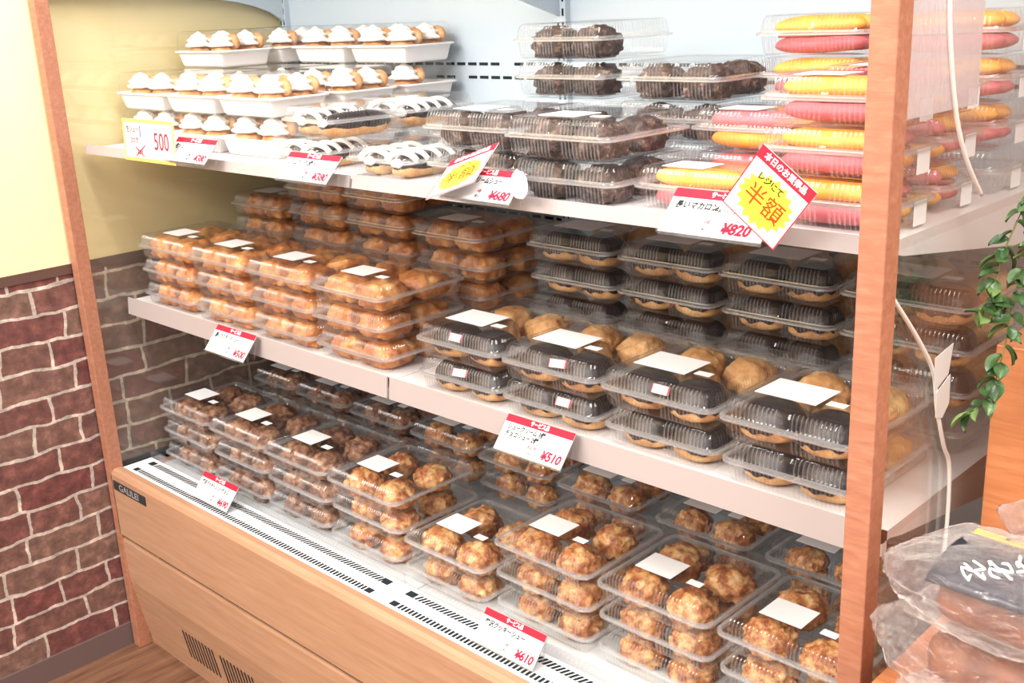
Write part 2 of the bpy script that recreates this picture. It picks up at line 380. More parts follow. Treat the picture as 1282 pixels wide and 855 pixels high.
def ring(pm, inset, z, amp=0):
    return [(p[0]-n[0]*inset+n[0]*amp*s, p[1]-n[1]*inset+n[1]*amp*s, z) for p, n, s in pm]
CL = {}
def clam(w, d, h, hr):
    k = (w, d, h, hr)
    if k in CL: return CL[k]
    pm = perim(w, d, .02, .0058)
    pk = [2 if (pm[i][2] == 1 and pm[(i+1) % len(pm)][2] == -.5) else 0 for i in range(len(pm))]
    t = MB()
    t.rings([ring(pm, .015, .0012), ring(pm, .012, .003, .0004), ring(pm, .0095, hr*.3, .0010), ring(pm, .0078, hr-.006, .0008), ring(pm, .0066, hr-.003)], 0, False, True, False, True, pk)
    t.rings([ring(pm, .0066, hr-.003), ring(pm, .0062, hr-.0008), ring(pm, .0, hr-.0008), ring(pm, .0, hr-.003)], 1)
    l = MB()
    l.rings([ring(pm, .0005, hr-.0024), ring(pm, .0002, hr+.001), ring(pm, .0052, hr+.0014), ring(pm, .0056, hr+.0035)], 1)
    l.rings([ring(pm, .0056, hr+.0035), ring(pm, .0066, hr+.006, .0010), ring(pm, .0082, h-.008, .0012), ring(pm, .011, h-.0028, .0006), ring(pm, .0135, h-.001)], 0, False, False, False, True, pk)
    l.rings([ring(pm, .0135, h-.001), ring(pm, .0150, h), ring(pm, .0185, h), ring(pm, .02, h-.0012)], 0, False, False, True)
    CL[k] = (t.mesh('tray', ['box', 'rim', 'rib']), l.mesh('lid', ['box', 'rim', 'rib']))
    return CL[k]
def sheet(w, d): return MB().box((-w/2, -d/2, 0), (w/2, d/2, .0004)).mesh('label', ['label'])
LAB = {}
def lab(w, d):
    if (w, d) not in LAB: LAB[(w, d)] = sheet(w, d)
    return LAB[(w, d)]
ORD = ['first', 'second', 'third', 'fourth', 'fifth', 'sixth', 'seventh', 'eighth']
TOPW = ['topmost', 'second-highest', 'third-highest', 'fourth-highest', 'lowest']
def clear_box(x, y, z, w, d, h, hr, label, group, lb=None, ps=None, rz=0, flag=None):
    """x,y = centre"""
    t, l = clam(w, d, h, hr)
    r = thing('clear_pastry_box', label, 'pastry box', (x, y, z), rz, group)
    put('tray', t, r); ld = put('lid', l, r)
    if lb: put('label', lab(lb[2], lb[3]), r, (lb[0], lb[1], h-.0009))
    if ps: put('price_sticker', lab(ps[2], ps[3]), r, (ps[0], ps[1], h-.0008))
    if flag:
        me = bpy.data.meshes.get('flag_sticker')
        if not me:
            me = MB().box((-.014, -.006, 0), (.014, .006, .0004), 0).box((.0115, -.006, .0003), (.014, .006, .0006), 1).box((-.014, -.006, .0003), (-.013, .006, .0006), 1).mesh('flag_sticker', ['pinkpaper', 'inkred'])
        f = put('flag_sticker', me, r, (flag[0], -d/2+.0105, h-.012)); f.rotation_euler = (math.radians(62), 0, flag[1])
    return r

# ------------------------------------------------------------------ pastries
def blob(rx, ry, h, seed, amp=.10, freq=2.2, amp2=.08, freq2=5., flat=.25, sq=0., sub=4, mats=('gold',), fn=None):
    """lumpy choux bun resting on z=0, h high"""
    bm = bmesh.new(); bmesh.ops.create_icosphere(bm, subdivisions=sub, radius=1)
    off = Vector((seed*3.17, seed*1.7, -seed*2.3))
    for v in bm.verts:
        n = v.co.normalized()
        lump = noise.noise(n*freq+off); crack = abs(noise.noise(n*freq2*.6+off*2))
        fine = noise.noise(n*freq2*2.3+off)
        r = 1 + amp*lump + amp2*(min(crack*2.2, .8)-.5) + .022*fine
        m = max(abs(n.x), abs(n.y)); hy = math.hypot(n.x, n.y)
        if sq and hy > 1e-3: r *= 1+sq*(hy/m-1)*min(1, hy*1.5)
        p = n*r
        z = p.z
        if z < 0: z = -(abs(z)**.8)
        z = max(z, -1+flat)
        v.co = (p.x*rx, p.y*ry, (z+1-flat)/(2-flat)*h)
    zs = max(v.co.z for v in bm.verts); mxx = max(abs(v.co.x) for v in bm.verts); mxy = max(abs(v.co.y) for v in bm.verts)
    for v in bm.verts: v.co = (v.co.x*rx/mxx, v.co.y*ry/mxy, v.co.z*h/zs)
    me = bpy.data.meshes.new('puff')
    for k in mats: me.materials.append(M[k])
    for f in bm.faces:
        f.smooth = True
        if fn: f.material_index = fn(f.calc_center_median())
    bm.to_mesh(me); bm.free(); return me
PUFF = {}
def puffs(kind):
    if kind in PUFF: return PUFF[kind]
    if kind == 'gold': r = [blob(.0455, .0455, .046, s, .11, 2.0, .19, 3.8, .3, .42, mats=('gold',)) for s in range(6)]
    if kind == 'cookie': r = [blob(.046, .046, .047, s+20, .13, 2.2, .24, 4.4, .3, .05, mats=('cookie',)) for s in range(6)]
    if kind == 'cocoa': r = [blob(.046, .046, .047, s+40, .12, 2.4, .26, 5.2, .3, .1, mats=('cocoa',)) for s in range(6)]
    if kind == 'tan': r = [blob(.038, .038, .046, s+60, .13, 2.2, .14, 4.2, .3, .1, mats=('tan',)) for s in range(6)]
    if kind == 'crumble': r = [blob(.042, .042, .046, s+80, .10, 3.2, .24, 7.5, .3, .15, mats=('crumble',)) for s in range(5)]
    if kind == 'choc': r = [blob(.043, .042, .030, s+100, .06, 2., .05, 4., .25, .2, sub=3, mats=('tan',)) for s in range(4)]
    PUFF[kind] = r; return r
GLAZE = []
def glaze_mesh(s):
    """smooth dark dome with dripping lower edge that caps a bun"""
    mb = MB(); seg = 64; rows = 12; rs = []
    for k in range(rows):
        t = k/(rows-1); row = []
        for i in range(seg):
            a = 2*PI*i/seg
            drip = .5+.5*noise.noise(Vector((math.cos(a)*2.6, math.sin(a)*2.6, s*4.1)))
            low = .16-.5*drip
            ph = PI/2*(1-t) + low*t*1.1
            ca, sa = math.cos(a), math.sin(a); q = 1+.22*(1/max(abs(ca), abs(sa))-1)
            rr = math.cos(ph)**.75 if ph > 0 else math.cos(ph)
            row.append((ca*q*rr*.0432, sa*q*rr*.0425, .0165+.0305*math.sin(ph)))
        rs.append(row)
    mb.rings(rs, 0, True, True, False)
    return mb.mesh('chocolate_glaze', ['glaze'])
def rpick(l): return l[random.randrange(len(l))]
def put_puff(kind, x, y, z, label, group, sc=1., zsc=1.):
    if kind == 'choc':
        if not GLAZE: GLAZE.extend(glaze_mesh(s) for s in range(4))
        o = put('chocolate_puff', rpick(puffs('choc')), None, (x, y, z), 0)
        tag(o, label, 'cream puff', group)
        put('chocolate_glaze', rpick(GLAZE), o)
    else:
        nm = {'gold': 'custard_puff', 'cookie': 'cookie_puff', 'cocoa': 'cocoa_cookie_puff', 'tan': 'plain_puff', 'crumble': 'chocolate_crumble_puff'}[kind]
        o = put(nm, rpick(puffs(kind)), None, (x, y, z), random.choice((0, 1, 2, 3))*PI/2)
        tag(o, label, 'cream puff', group)
    o.scale = (sc, sc, zsc)
    return o
ADJ = {'gold': 'golden custard puff', 'cookie': 'cracked cookie puff', 'cocoa': 'brown cocoa puff', 'tan': 'plain tan puff', 'choc': 'dark chocolate puff', 'crumble': 'crumble puff'}
GRP = {'gold': 'custard puffs on the middle shelf', 'cookie': 'cookie puffs on the bottom deck', 'cocoa': 'cocoa cookie puffs on the bottom deck', 'tan': 'plain puffs in mixed boxes', 'choc': 'chocolate glazed puffs in mixed boxes', 'crumble': 'chocolate crumble puffs on the top shelf'}
BOXADJ = {'gold': 'clear box of golden custard puffs', 'cookie': 'clear box of cookie puffs', 'cocoa': 'clear box of cocoa puffs', 'mix': 'clear box of chocolate and plain puffs', 'crumble': 'clear box of crumble puffs'}
RAD = {'gold': .0458, 'cookie': .0463, 'cocoa': .0463, 'crumble': .0423}
PN = {'FL': 'front wall-side', 'FR': 'front post-side', 'BL': 'rear wall-side', 'BR': 'rear post-side', 'C': 'middle'}
def four(w, d):
    ox, oy = (w/2-.0132)/2, (d/2-.0132)/2
    return {'FL': (-ox, -oy), 'FR': (ox, -oy), 'BL': (-ox, oy), 'BR': (ox, oy)}
def stack(kind, xl, w, yf, d, zb, n, pitch, shelf, row, idx, h=.0545, hr=.030, top=('FL', 'FR', 'BL', 'BR'), low=('FL', 'FR', 'BR'), skip=0, labels=True, jit=.006, flags=None, lbl=(.066, .052), yshift=None):
    """n boxes piled up; idx counts stacks along the row from the brick wall"""
    where = '%s %s stack from brick wall, %s' % (ORD[idx], row, shelf)
    for k in range(n):
        rank = TOPW[n-1-k] if k else 'lowest'
        j = random.uniform(-jit, jit) if k < n-1 else 0; jy = random.uniform(0, jit*1.2) if k < n-1 else 0
        if yshift: jy += yshift[k]
        cx, cy, z = xl+w/2+j, yf+d/2+jy, zb+k*pitch
        istop = k == n-1
        lb = ps = None
        if labels and istop:
            lb = (-w*.13, -d*.14, lbl[0], lbl[1]); ps = (w*.2, -d*.2, .024, .014)
        fl = None
        if flags and flags.get(k): fl = flags[k]
        clear_box(cx, cy, z, w, d, h, hr, '%s, %s, %s' % (BOXADJ[kind], rank, where), '%s, %s' % (BOXADJ[kind].replace('clear box', 'boxes'), shelf), lb, ps, 0, fl)
        if k < skip: continue
        if kind == 'mix':
            P = {'FL': (-.0405, -d*.265, 'choc'), 'FR': (.0405, -d*.265, 'choc'), 'C': (.002, d*.012, 'tan'), 'BL': (-.0405, d*.265, 'tan'), 'BR': (.0405, d*.265, 'tan')}
            use = ('FL', 'FR', 'C', 'BL', 'BR') if istop else low
        else:
            f4 = four(w, d); P = {q: (*f4[q], kind) for q in f4}; use = top if istop else low
        for q in use:
            if q not in P: continue
            px, py, kk = P[q]
            sc = 1.
            if kk in ('cookie', 'cocoa'):
                sc = random.uniform(.84, .93) if kk == 'cookie' else random.uniform(.90, .98); px += random.uniform(-.002, .002); py -= .003+random.uniform(0, .003)
            if q == 'C': sc = .66
            put_puff(kk, cx+px, cy+py, z+.0017, '%s, %s of %s box, %s' % (ADJ[kk], PN[q], rank, where), GRP[kk], (sc if kind == 'mix' else sc*min(f4['FR'][0], f4['BL'][1])/RAD[kk])*(.90 if kk == 'choc' else 1), 1.03 if sc == 1 or kind == 'mix' else random.uniform(.9, 1.03))
# ---- bottom deck, front row
DK = 'bottom deck'
deck_front = [('cocoa', .033, 3), ('cocoa', .244, 3), ('cocoa', .455, 3), ('cookie', .668, 3), ('cookie', .888, 2), ('cookie', 1.100, 3), ('cookie', 1.318, 3), ('cookie', 1.532, 3)]
for i, (kd, x, n) in enumerate(deck_front):
    stack(kd, x, .208, .128 + (.004*i if i > 4 else 0), .212, zd, n, .0565, DK, 'front', i, yshift=[0, 0, 0])
deck_back = [('cocoa', .03, 3), ('cocoa', .205, 3), ('cocoa', .41, 3), ('cookie', .615, 3), ('cookie', .82, 3), ('cookie', 1.03, 3), ('cookie', 1.255, 3), ('cookie', 1.47, 3)]
for i, (kd, x, n) in enumerate(deck_back):
    stack(kd, x, .19 if i else .165, .382, .19, zd, n, .0565, DK, 'rear', i, top=('FL', 'FR', 'BR'), low=('FL', 'FR'), skip=1)
# ---- middle shelf
MS = 'middle shelf'; zm = .8352
for i, x in enumerate((.092, .297, .504, .712)):
    stack('gold', x, .203, .103, .205, zm, 3, .0525, MS, 'front', i, h=.0505, hr=.028, yshift=[0, 0, 0])
for i, (x, n) in enumerate(((.10, 4), (.315, 5), (.515, 5), (.722, 4))):
    stack('gold', x, .19, .335, .205, zm, n, .0535, MS, 'rear', i, h=.0515, hr=.029, top=('FL', 'FR', 'BR') if i < 3 else ('FL', 'FR', 'BL', 'BR'), low=('FL', 'FR', 'BR') if i == 3 else ('FL', 'FR'), skip=2 if i < 3 else 1)
fl = [{0: (.005, .2), 1: (.0, .0)}, {0: (.03, .0), 1: (.02, .25)}, {1: (.01, 0)}, {}]
for i, x in enumerate((.992, 1.184, 1.374, 1.566)):
    stack('mix', x, .188, .103, .230, zm, 2, .0575, MS, 'front', i+4, h=.0555, hr=.031, low=('FL', 'FR', 'BR'), flags=fl[i], lbl=(.085, .062), yshift=[.0 if i < 2 else .003, 0])
for i, x in enumerate((1.012, 1.21, 1.40, 1.594)):
    stack('mix', x, .188, .345, .235, zm, 4, .0565, MS, 'rear', i+4, h=.0545, hr=.030, low=('FL', 'FR', 'BR'), skip=1, lbl=(.085, .062))
# ---- top shelf: crumble puffs
TS = 'top shelf'; zt = 1.1752
def cstack(xl, yf, n, row, idx, **kw):
    stack('crumble', xl, .188, yf, .185, zt, n, .0555, TS, row, idx, h=.0535, hr=.03, **kw)
cstack(1.056, .09, 2, 'crumble', 0)
cstack(1.248, .065, 2, 'crumble', 1)
cstack(1.06, .285, 4, 'rear crumble', 0, low=('FL', 'FR'), skip=2, top=('FL', 'FR'), labels=False)
cstack(1.262, .285, 3, 'rear crumble', 1, low=('FL', 'FR'), skip=1, top=('FL', 'FR', 'BR'), labels=False)

# ---- whipped cream puffs on foam trays
TRAY = {}
def foam_tray():
    if TRAY: return TRAY['t'], TRAY['d']
    w, d = .19, .14
    pm = perim(w, d, .018, .03)
    pm = [(p, n, 0) for p, n, s in pm]
    def fl(inset, z, amp): return [(p[0]-n[0]*(inset+amp*(.5+.5*math.cos(p[0]*2*PI/.0475))), p[1]-n[1]*(inset+amp*(.5+.5*math.cos(p[1]*2*PI/.047))), z) for p, n, s in pm]
    t = MB(); t.rings([fl(.018, 0, 0), fl(.014, .004, .003), fl(.007, .027, .003), fl(.006, .030, 0), fl(0, .030, 0), fl(-.001, .033, 0), fl(.001, .034, 0), fl(.009, .0335, 0), fl(.018, .006, .002), fl(.022, .004, 0)], 0, True, True, True)
    TRAY['t'] = t.mesh('foam_tray', ['tray'])
    l = MB(); pm2 = perim(w, d, .018, .012)
    l.rings([ring(pm2, .001, .0342), ring(pm2, .004, .036), ring(pm2, .008, .0675), ring(pm2, .014, .0738), ring(pm2, .02, .0743)], 0, False, False, True)
    TRAY['d'] = l.mesh('lid', ['box']); return TRAY['t'], TRAY['d']
WHIP = []
def whip_meshes(s):
    base = blob(.033, .0235, .040, s+200, .08, 2, .08, 4, .35, .1, sub=3, mats=('sponge',))
    mb = MB(); rs = []; seg = 40
    for k in range(22):
        t = k/21; row = []
        rad = (.031*(1-t**1.9)+.0015)*(1+.10*math.sin(t*20))
        for i in range(seg):
            a = 2*PI*i/seg; rr = rad*(1+.10*math.sin(a*7+t*7)*(1-t*.4))
            row.append((rr*math.cos(a)*1.02-.003*t, rr*math.sin(a)*.72-.001+.002*t, 0.0345+.032*t**.85))
        rs.append(row)
    mb.rings(rs, 0, True, True, True)
    cap = blob(.028, .011, .034, s+220, .10, 2, .1, 4, .2, 0, sub=3, mats=('sponge',))
    cap.transform(Matrix.Translation((.010, .0150, .026)) @ Matrix.Rotation(-.22, 4, 'X'))
    return base, mb.mesh('whipped_cream', ['cream']), cap
def whip(x, y, z, label, rz=0):
    if not WHIP: WHIP.extend(whip_meshes(s) for s in range(3))
    b, c, k = rpick(WHIP)
    o = put('whipped_cream_puff', b, None, (x, y, z), rz); tag(o, label, 'cream puff', 'whipped cream puffs on foam trays')
    put('whipped_cream', c, o); put('puff_cap', k, o)
def tray(x, y, k, n, row, idx, use, rz=0):
    z = zt+k*.0745; t, l = foam_tray()
    rank = TOPW[n-1-k] if k else 'lowest'
    where = '%s %s from brick wall, top shelf' % (ORD[idx], row)
    r = thing('cream_puff_tray', 'white foam tray under clear lid, %s in %s' % (rank, where), 'food tray', (x, y, z), rz, 'foam trays of cream puffs')
    put('foam_tray', t, r); put('lid', l, r)
    ca, sa = math.cos(rz), math.sin(rz)
    for q in use:
        px, py = {'FL': (-.044, -.031), 'FR': (.044, -.031), 'BL': (-.044, .031), 'BR': (.044, .031)}[q]
        whip(x+px*ca-py*sa, y+px*sa+py*ca, z+.0068, 'whipped cream puff, %s of %s tray, %s' % (PN[q], rank, where), rz)
A4 = ('FL', 'FR', 'BL', 'BR')
for i, x in enumerate((.132, .325, .518)):
    tray(x, .205, 0, 2, 'front pile', i, ('FL', 'FR')); tray(x, .205, 1, 2, 'front pile', i, A4 if i else ('FL', 'FR', 'BR'))
# rear piles
for i, (x, y, n, us) in enumerate(((.127, .355, 3, A4), (.127, .505, 3, ('FR', 'BR')), (.335, .515, 3, A4), (.53, .515, 3, A4))):
    for k in range(n):
        tray(x, y, k, n, 'rear pile', i, us if k == n-1 else (() if k == 0 else (('FR',) if i > 1 else ())))
tray(.335, .358, 0, 2, 'middle pile', 0, ()); tray(.335, .358, 1, 2, 'middle pile', 0, ('FR',))
tray(.53, .358, 0, 2, 'middle pile', 1, ()); tray(.53, .358, 1, 2, 'middle pile', 1, ('FL', 'FR', 'BR'))

def smooth_path(pts, n=8):
    out = []; P = [Vector(p) for p in pts]
    for i in range(len(P)-1):
        p0, p1, p2, p3 = P[max(i-1, 0)], P[i], P[i+1], P[min(i+2, len(P)-1)]
        for k in range(n):
            t = k/n; out.append(.5*((2*p1)+(p2-p0)*t+(2*p0-5*p1+4*p2-p3)*t*t+(3*p1-p0-3*p2+p3)*t**3))
    return out+[P[-1]]
# ---- eclairs
ECL = {}
def eclair_mesh():
    if ECL: return ECL['m']
    b = blob(.024, .068, .034, 301, .06, 1.5, .05, 3, .3, .15, sub=4, mats=('tan',))
    g = MB(); rs = []; seg = 40
    for k in range(10):
        t = k/9; ph = PI/2*(1-t); row = []
        for i in range(seg):
            a = 2*PI*i/seg; dr = noise.noise(Vector((math.cos(a)*3, math.sin(a)*5, 2.2)))
            p2 = ph-.45*t*(1.2+dr); rr = math.cos(p2)**.7 if p2 > 0 else math.cos(p2)
            row.append((.0246*rr*math.cos(a), .0685*rr*math.copysign(abs(math.sin(a))**.7, math.sin(a)), .018+.020*math.sin(p2)))
        rs.append(row)
    g.rings(rs, 0, True, True, False)
    c = MB(); pts = []
    for y0 in (-.052, -.030, -.004, .024):
        c.tube(smooth_path([(.0235*math.sin(q), y0+.012*q/1.3, .0185+.0205*math.cos(q)) for q in (-1.25, -.7, 0, .7, 1.25)], 4), .0052, 8)
    f = blob(.0125, .007, .014, 305, .1, 2, .08, 4, .2, 0, sub=3, mats=('cream',)); f.transform(Matrix.Translation((0, -.0625, .016)))
    ECL['m'] = (b, g.mesh('chocolate_glaze', ['glaze']), c.mesh('cream_drizzle', ['cream']), f); return ECL['m']
def eclair(x, y, z, label, rz=0, drizzle=True):
    b, g, c, f = eclair_mesh()
    o = put('eclair', b, None, (x, y, z), rz); tag(o, label, 'eclair', 'eclairs on the top shelf')
    put('chocolate_glaze', g, o)
    if drizzle: put('cream_drizzle', c, o)
    put('cream_filling', f, o)
eb = [(.735, .165, 0, 2, 0, 0, True), (.775, .172, 1, 2, 0, -.10, False), (.955, .165, 0, 1, 1, 0, True), (.735, .345, 0, 2, 2, 0, True), (.76, .345, 1, 2, 2, 0, True), (.945, .345, 0, 1, 3, 0, True)]
for (x, y, k, n, idx, rz, dz) in eb:
    rank = 'topmost' if (k == n-1 and n > 1) else ('lowest' if n > 1 else 'single')
    where = '%s eclair pile from brick wall, top shelf' % ORD[idx]
    z = zt+k*.0525
    clear_box(x, y, z, .16, .165, .0505, .029, 'clear box of eclairs, %s in %s' % (rank, where), 'boxes of eclairs', None, None, rz)
    for q, dx in (('wall-side', -.034), ('post-side', .032)):
        if not (k == 0 and n == 2 and idx == 2):
            eclair(x+dx*math.cos(rz), y+.002+dx*math.sin(rz), z+.0017, 'long eclair, %s one of %s box, %s' % (q, rank, where), rz, dz or q == 'wall-side')

# ---- finger macarons
MAC = {}
def shell(seed, m):
    k = (seed, m)
    if k in MAC: return MAC[k]
    bm = bmesh.new(); bmesh.ops.create_uvsphere(bm, u_segments=28, v_segments=14, radius=1)
    for v in bm.verts:
        n = v.co.normalized(); w = 1+.02*noise.noise(n*2+Vector((seed*3, 0, 0)))
        x = math.copysign(abs(n.x)**.6, n.x); yz = math.sqrt(max(0, 1-abs(x)**3.2))
        hy = math.hypot(n.y, n.z) or 1
        v.co = (x*.066*w, n.y/hy*yz*.021*w, n.z/hy*yz*(.0135 if n.z > 0 else .0115)*w)
    me = bpy.data.meshes.new('shell'); me.materials.append(M[m])
    for f in bm.faces: f.smooth = True
    bm.to_mesh(me); bm.free(); MAC[k] = me; return me
def macaron(x, y, z, label, rz=0, up='yellow', dn='pink', tilt=0):
    o = put('finger_macaron', shell(1, dn), None, (x, y, z+.012), rz); tag(o, label, 'macaron', 'finger macarons on the top shelf')
    o.rotation_euler = (PI, tilt, rz) if False else (0, tilt, rz)
    f = put('filling', bpy.data.meshes.get('macaron_filling') or MB().rings([[(.062*math.cos(2*PI*i/28), .0165*math.sin(2*PI*i/28), zz) for i in range(28)] for zz in (0, .0055)], 0, True, True, True).mesh('macaron_filling', ['filling']), o, (0, 0, .0105))
    u = put('shell', shell(2, up), o, (0, 0, .0245))
    return o
def macbox(x, y, k, n, idx, row, items, lbl=True, side=True):
    z = zt+k*.0555
    rank = ('topmost' if k == n-1 else ('lowest' if k == 0 else TOPW[n-1-k])) if n > 1 else 'single'
    where = '%s %s macaron pile from brick wall' % (ORD[idx], row)
    r = clear_box(x, y, z, .17, .118, .0535, .03, 'clear box of finger macarons, %s in %s, top shelf' % (rank, where), 'boxes of macarons', (-.02, -.012, .06, .045) if lbl else None, None)
    if side:
        s = put('side_label', lab(.036, .05), r, (.0815, .012, .017)); s.rotation_euler = (0, PI/2, 0); s.scale = (.75, .6, 1)
    for q, (dy, up, dn, rz, tilt) in items.items():
        macaron(x, y+dy, z+.002, 'finger macaron, %s one of %s box, %s' % (q, rank, where), rz, up, dn, tilt)
YP = {'front': (-.0225, 'yellow', 'pink', 0, 0), 'rear': (.0225, 'yellow', 'pink', 0, 0)}
PY = {'front': (-.0225, 'pink', 'pink', 0, 0), 'rear': (.0225, 'yellow', 'pink', .05, 0)}
PF = {'front': (-.0225, 'yellow', 'pink', 0, 0), 'rear': (.0225, 'pink', 'yellow', 0, 0)}
YF = {'front': (-.0225, 'pink', 'yellow', 0, 0), 'rear': (.0225, 'yellow', 'pink', 0, 0)}
YY = {'front': (-.0215, 'yellow', 'pink', .04, -.03), 'rear': (.0225, 'yellow', 'pink', 0, 0)}
# front piles
macbox(1.530, .150, 0, 1, 0, 'front', PF)
for k in range(3): macbox(1.706, .150, k, 3, 1, 'front', PF, k == 2)
# second row
for k in range(2): macbox(1.520, .285, k, 2, 0, 'middle', YF, k == 1)
for k in range(3): macbox(1.700, .285, k, 3, 1, 'middle', YF, k == 2)
# rear row
for k in range(4): macbox(1.525, .43, k, 4, 0, 'rear', YY if k > 1 else {}, False)
for k in range(4): macbox(1.702, .43, k, 4, 1, 'rear', YY if k > 0 else {}, False)

# ------------------------------------------------------------------ price cards
def frame(o, loc, ex, ey):
    ex = Vector(ex).normalized(); ez = ex.cross(Vector(ey)).normalized(); ey = ez.cross(ex)
    Mx = Matrix((ex, ey, ez)).transposed().to_4x4(); Mx.translation = loc; o.matrix_world = Mx
def price_card(xc, yb, zb, w, h, tilt, label, name, price, small, extra=None, yaw=0., name2=None, sub=None):
    r = thing('price_card', label, 'price card', (0, 0, 0), 0, 'red banded price cards')
    put('card', MB().box((-w/2, 0, -.0012), (w/2, h, 0)).mesh('card', ['card']), r)
    put('red_band', MB().box((-w/2, h*.80, -.0002), (w/2, h, .0003)).mesh('red_band', ['red']), r)
    lettering(r, 'サービス品', .0085, 0, h*.90, .0004, 'label', 'CENTER', 'band_lettering', .85, .1, 0, .0002)
    nx, ns = -w/2+.008, .0105
    if name2:
        lettering(r, name, .0098, nx, h*.675, .0002, 'ink', 'LEFT', 'name_lettering', .85, .1, 0, .00035)
        lettering(r, name2, .0098, nx, h*.49, .0002, 'ink', 'LEFT', 'name_lettering', .85, .1, 0, .00035)
    else:
        lettering(r, name, ns, nx, h*.63, .0002, 'ink', 'LEFT', 'name_lettering', .92 if len(name) < 10 else .80, .1, 0, .00035)
    if sub: lettering(r, sub, .0062, nx+.052, h*.58, .0002, 'ink', 'LEFT', 'note_lettering', .8, .1, 0, .0001)
    lettering(r, '¥'+price, .0185, w/2-(.018 if sub else .006), h*.20, .0002, 'inkred', 'RIGHT', 'price_lettering', .95, .15, 0, .0007)
    lettering(r, small, .0062, w/2-(.075 if sub else .063), h*.30, .0002, 'inkred', 'CENTER', 'count_lettering', .8)
    lettering(r, '税込', .0055, w/2-(.074 if sub else .062), h*.14, .0002, 'ink', 'CENTER', 'tax_lettering', .9)
    # clear plastic wedge behind the card that clips on the rail
    hd = MB()
    for x in (-w/2+.001, w/2-.003):
        hd.prism([(0.002, -.0012), (h, -.0012), (h*.98, -.004), (h*.46, -.017), (h*.30, -.022), (h*.26, -.021), (h*.42, -.015), (h*.80, -.006), (.006, -.003)], 'x', x, x+.002)
    hd.box((-w/2, -.002, -.003), (w/2, h, -.0012)).box((-w/2, -.0025, -.003), (w/2, 0, .0035))
    put('holder', hd.mesh('holder', ['acrylic']), r)
    t = math.radians(tilt)
    frame(r, (xc, yb, zb), (math.cos(yaw), math.sin(yaw), 0), (-math.sin(yaw)*math.sin(t), math.cos(yaw)*math.sin(t), math.cos(t)))
    return r
price_card(1.2855, .053, .8075, .130, .056, 40, 'white price card reading 510 yen with two name lines, middle shelf edge', 'シュークリーム 3個', '510', '税抜1個', name2='チョコシュー 2個')
price_card(.4905, .053, .8075, .134, .056, 40, 'white price card reading 500 yen under a red band, middle shelf edge', '濃いカスタードシュー', '500', '4個')
price_card(.371, .045, .4645, .130, .056, 40, 'white price card reading 690 yen standing on the air grille', '贅沢クッキーシューチョコ', '690', '4個')
price_card(1.2225, .045, .4645, .130, .056, 40, 'white price card reading 610 yen standing on the air grille', '贅沢クッキーシュー', '610', '4個')
price_card(.507, .0145, 1.1825, .134, .05, 42, 'white price card half bleached by light beside the pink 500 sign', '生シュー', '380', '2個')
price_card(.855, .0145, 1.1755, .134, .052, 44, 'white price card reading 380 yen below the eclairs', 'ミニエクレア 2個入', '380', '2個')
price_card(1.2465, .0145, 1.180, .13, .05, 44, 'white price card reading 680 yen below the crumble puffs', 'クッキークリームシュー', '680', '4個')
price_card(1.617, .012, 1.173, .134, .058, 42, 'white price card reading 820 yen below the macarons', '長いマカロン', '820', '4個', sub='(苺&パッションフルーツ)')
# pink 500 sign
r = thing('price_sign', 'pale pink handwritten sign with orange border and red 500', 'sign', (0, 0, 0))
w, h = .19, .078
put('card', MB().box((-w/2, 0, -.0015), (w/2, h, 0)).mesh('card', ['pinkpaper']), r)
put('border', MB().box((-w/2, 0, 0), (w/2, .006, .0003)).box((-w/2, h-.006, 0), (w/2, h, .0003)).box((-w/2, .006, 0), (-w/2+.005, h-.006, .0003)).box((w/2-.005, .006, 0), (w/2, h-.006, .0003)).mesh('border', ['orange']), r)
lettering(r, '500', .045, .048, .038, .0002, 'inkred', 'CENTER', 'price_lettering', .82)
lettering(r, '生シュー', .013, -.058, .058, .0002, 'ink', 'CENTER', 'name_lettering', .9)
lettering(r, '2つで', .013, -.052, .038, .0002, 'ink', 'CENTER', 'name_lettering', .9)
lettering(r, '760', .014, -.035, .017, .0002, 'ink', 'CENTER', 'old_price_lettering')
x_ = MB(); x_.tube([(-.05, .026, .0004), (-.02, .010, .0004)], .0008, 5).tube([(-.048, .010, .0004), (-.014, .030, .0004)], .0008, 5)
put('crossing_out', x_.mesh('crossing_out', ['inkred']), r)
put('side_mark', MB().box((-.030, .045, 0), (-.027, .066, .0004)).mesh('side_mark', ['inkblue']), r)
frame(r, (.37, .022, 1.172), (1, 0, 0), (0, .05, 1))
# half price cards
def half_card(label, size):
    r = thing('half_price_card', label, 'sign', (0, 0, 0), 0, 'red framed half price cards')
    s = size
    put('card', MB().box((-s/2, -s/2, -.0012), (s/2, s/2, 0)).mesh('card', ['card']), r)
    put('red_band', MB().box((-s/2, s*.32, -.0001), (s/2, s/2, .0003)).box((-s/2, -s/2, -.0001), (-s/2+.0012, s*.32, .0003)).box((s/2-.0012, -s/2, -.0001), (s/2, s*.32, .0003)).box((-s/2, -s/2, -.0001), (s/2, -s/2+.0012, .0003)).mesh('red_band', ['red']), r)
    st = [(math.cos(2*PI*i/36)*s*(.46 if i % 2 else .385)*1.0, math.sin(2*PI*i/36)*s*(.37 if i % 2 else .30)-s*.09) for i in range(36)]
    put('starburst', MB().prism(st, 'z', 0, .0003).mesh('starburst', ['burst']), r)
    lettering(r, '本日のお買得品', s*.115, 0, s*.41, .0005, 'label', 'CENTER', 'band_lettering', .95, 0, 0, .0002)
    lettering(r, 'レジにて', s*.12, -s*.08, s*.15, .0005, 'ink', 'CENTER', 'note_lettering', .95, 0, 0, .0003)
    lettering(r, '半額', s*.33, 0, -s*.12, .0005, 'burstred', 'CENTER', 'offer_lettering', 1, 0, 0, .0002)
    return r
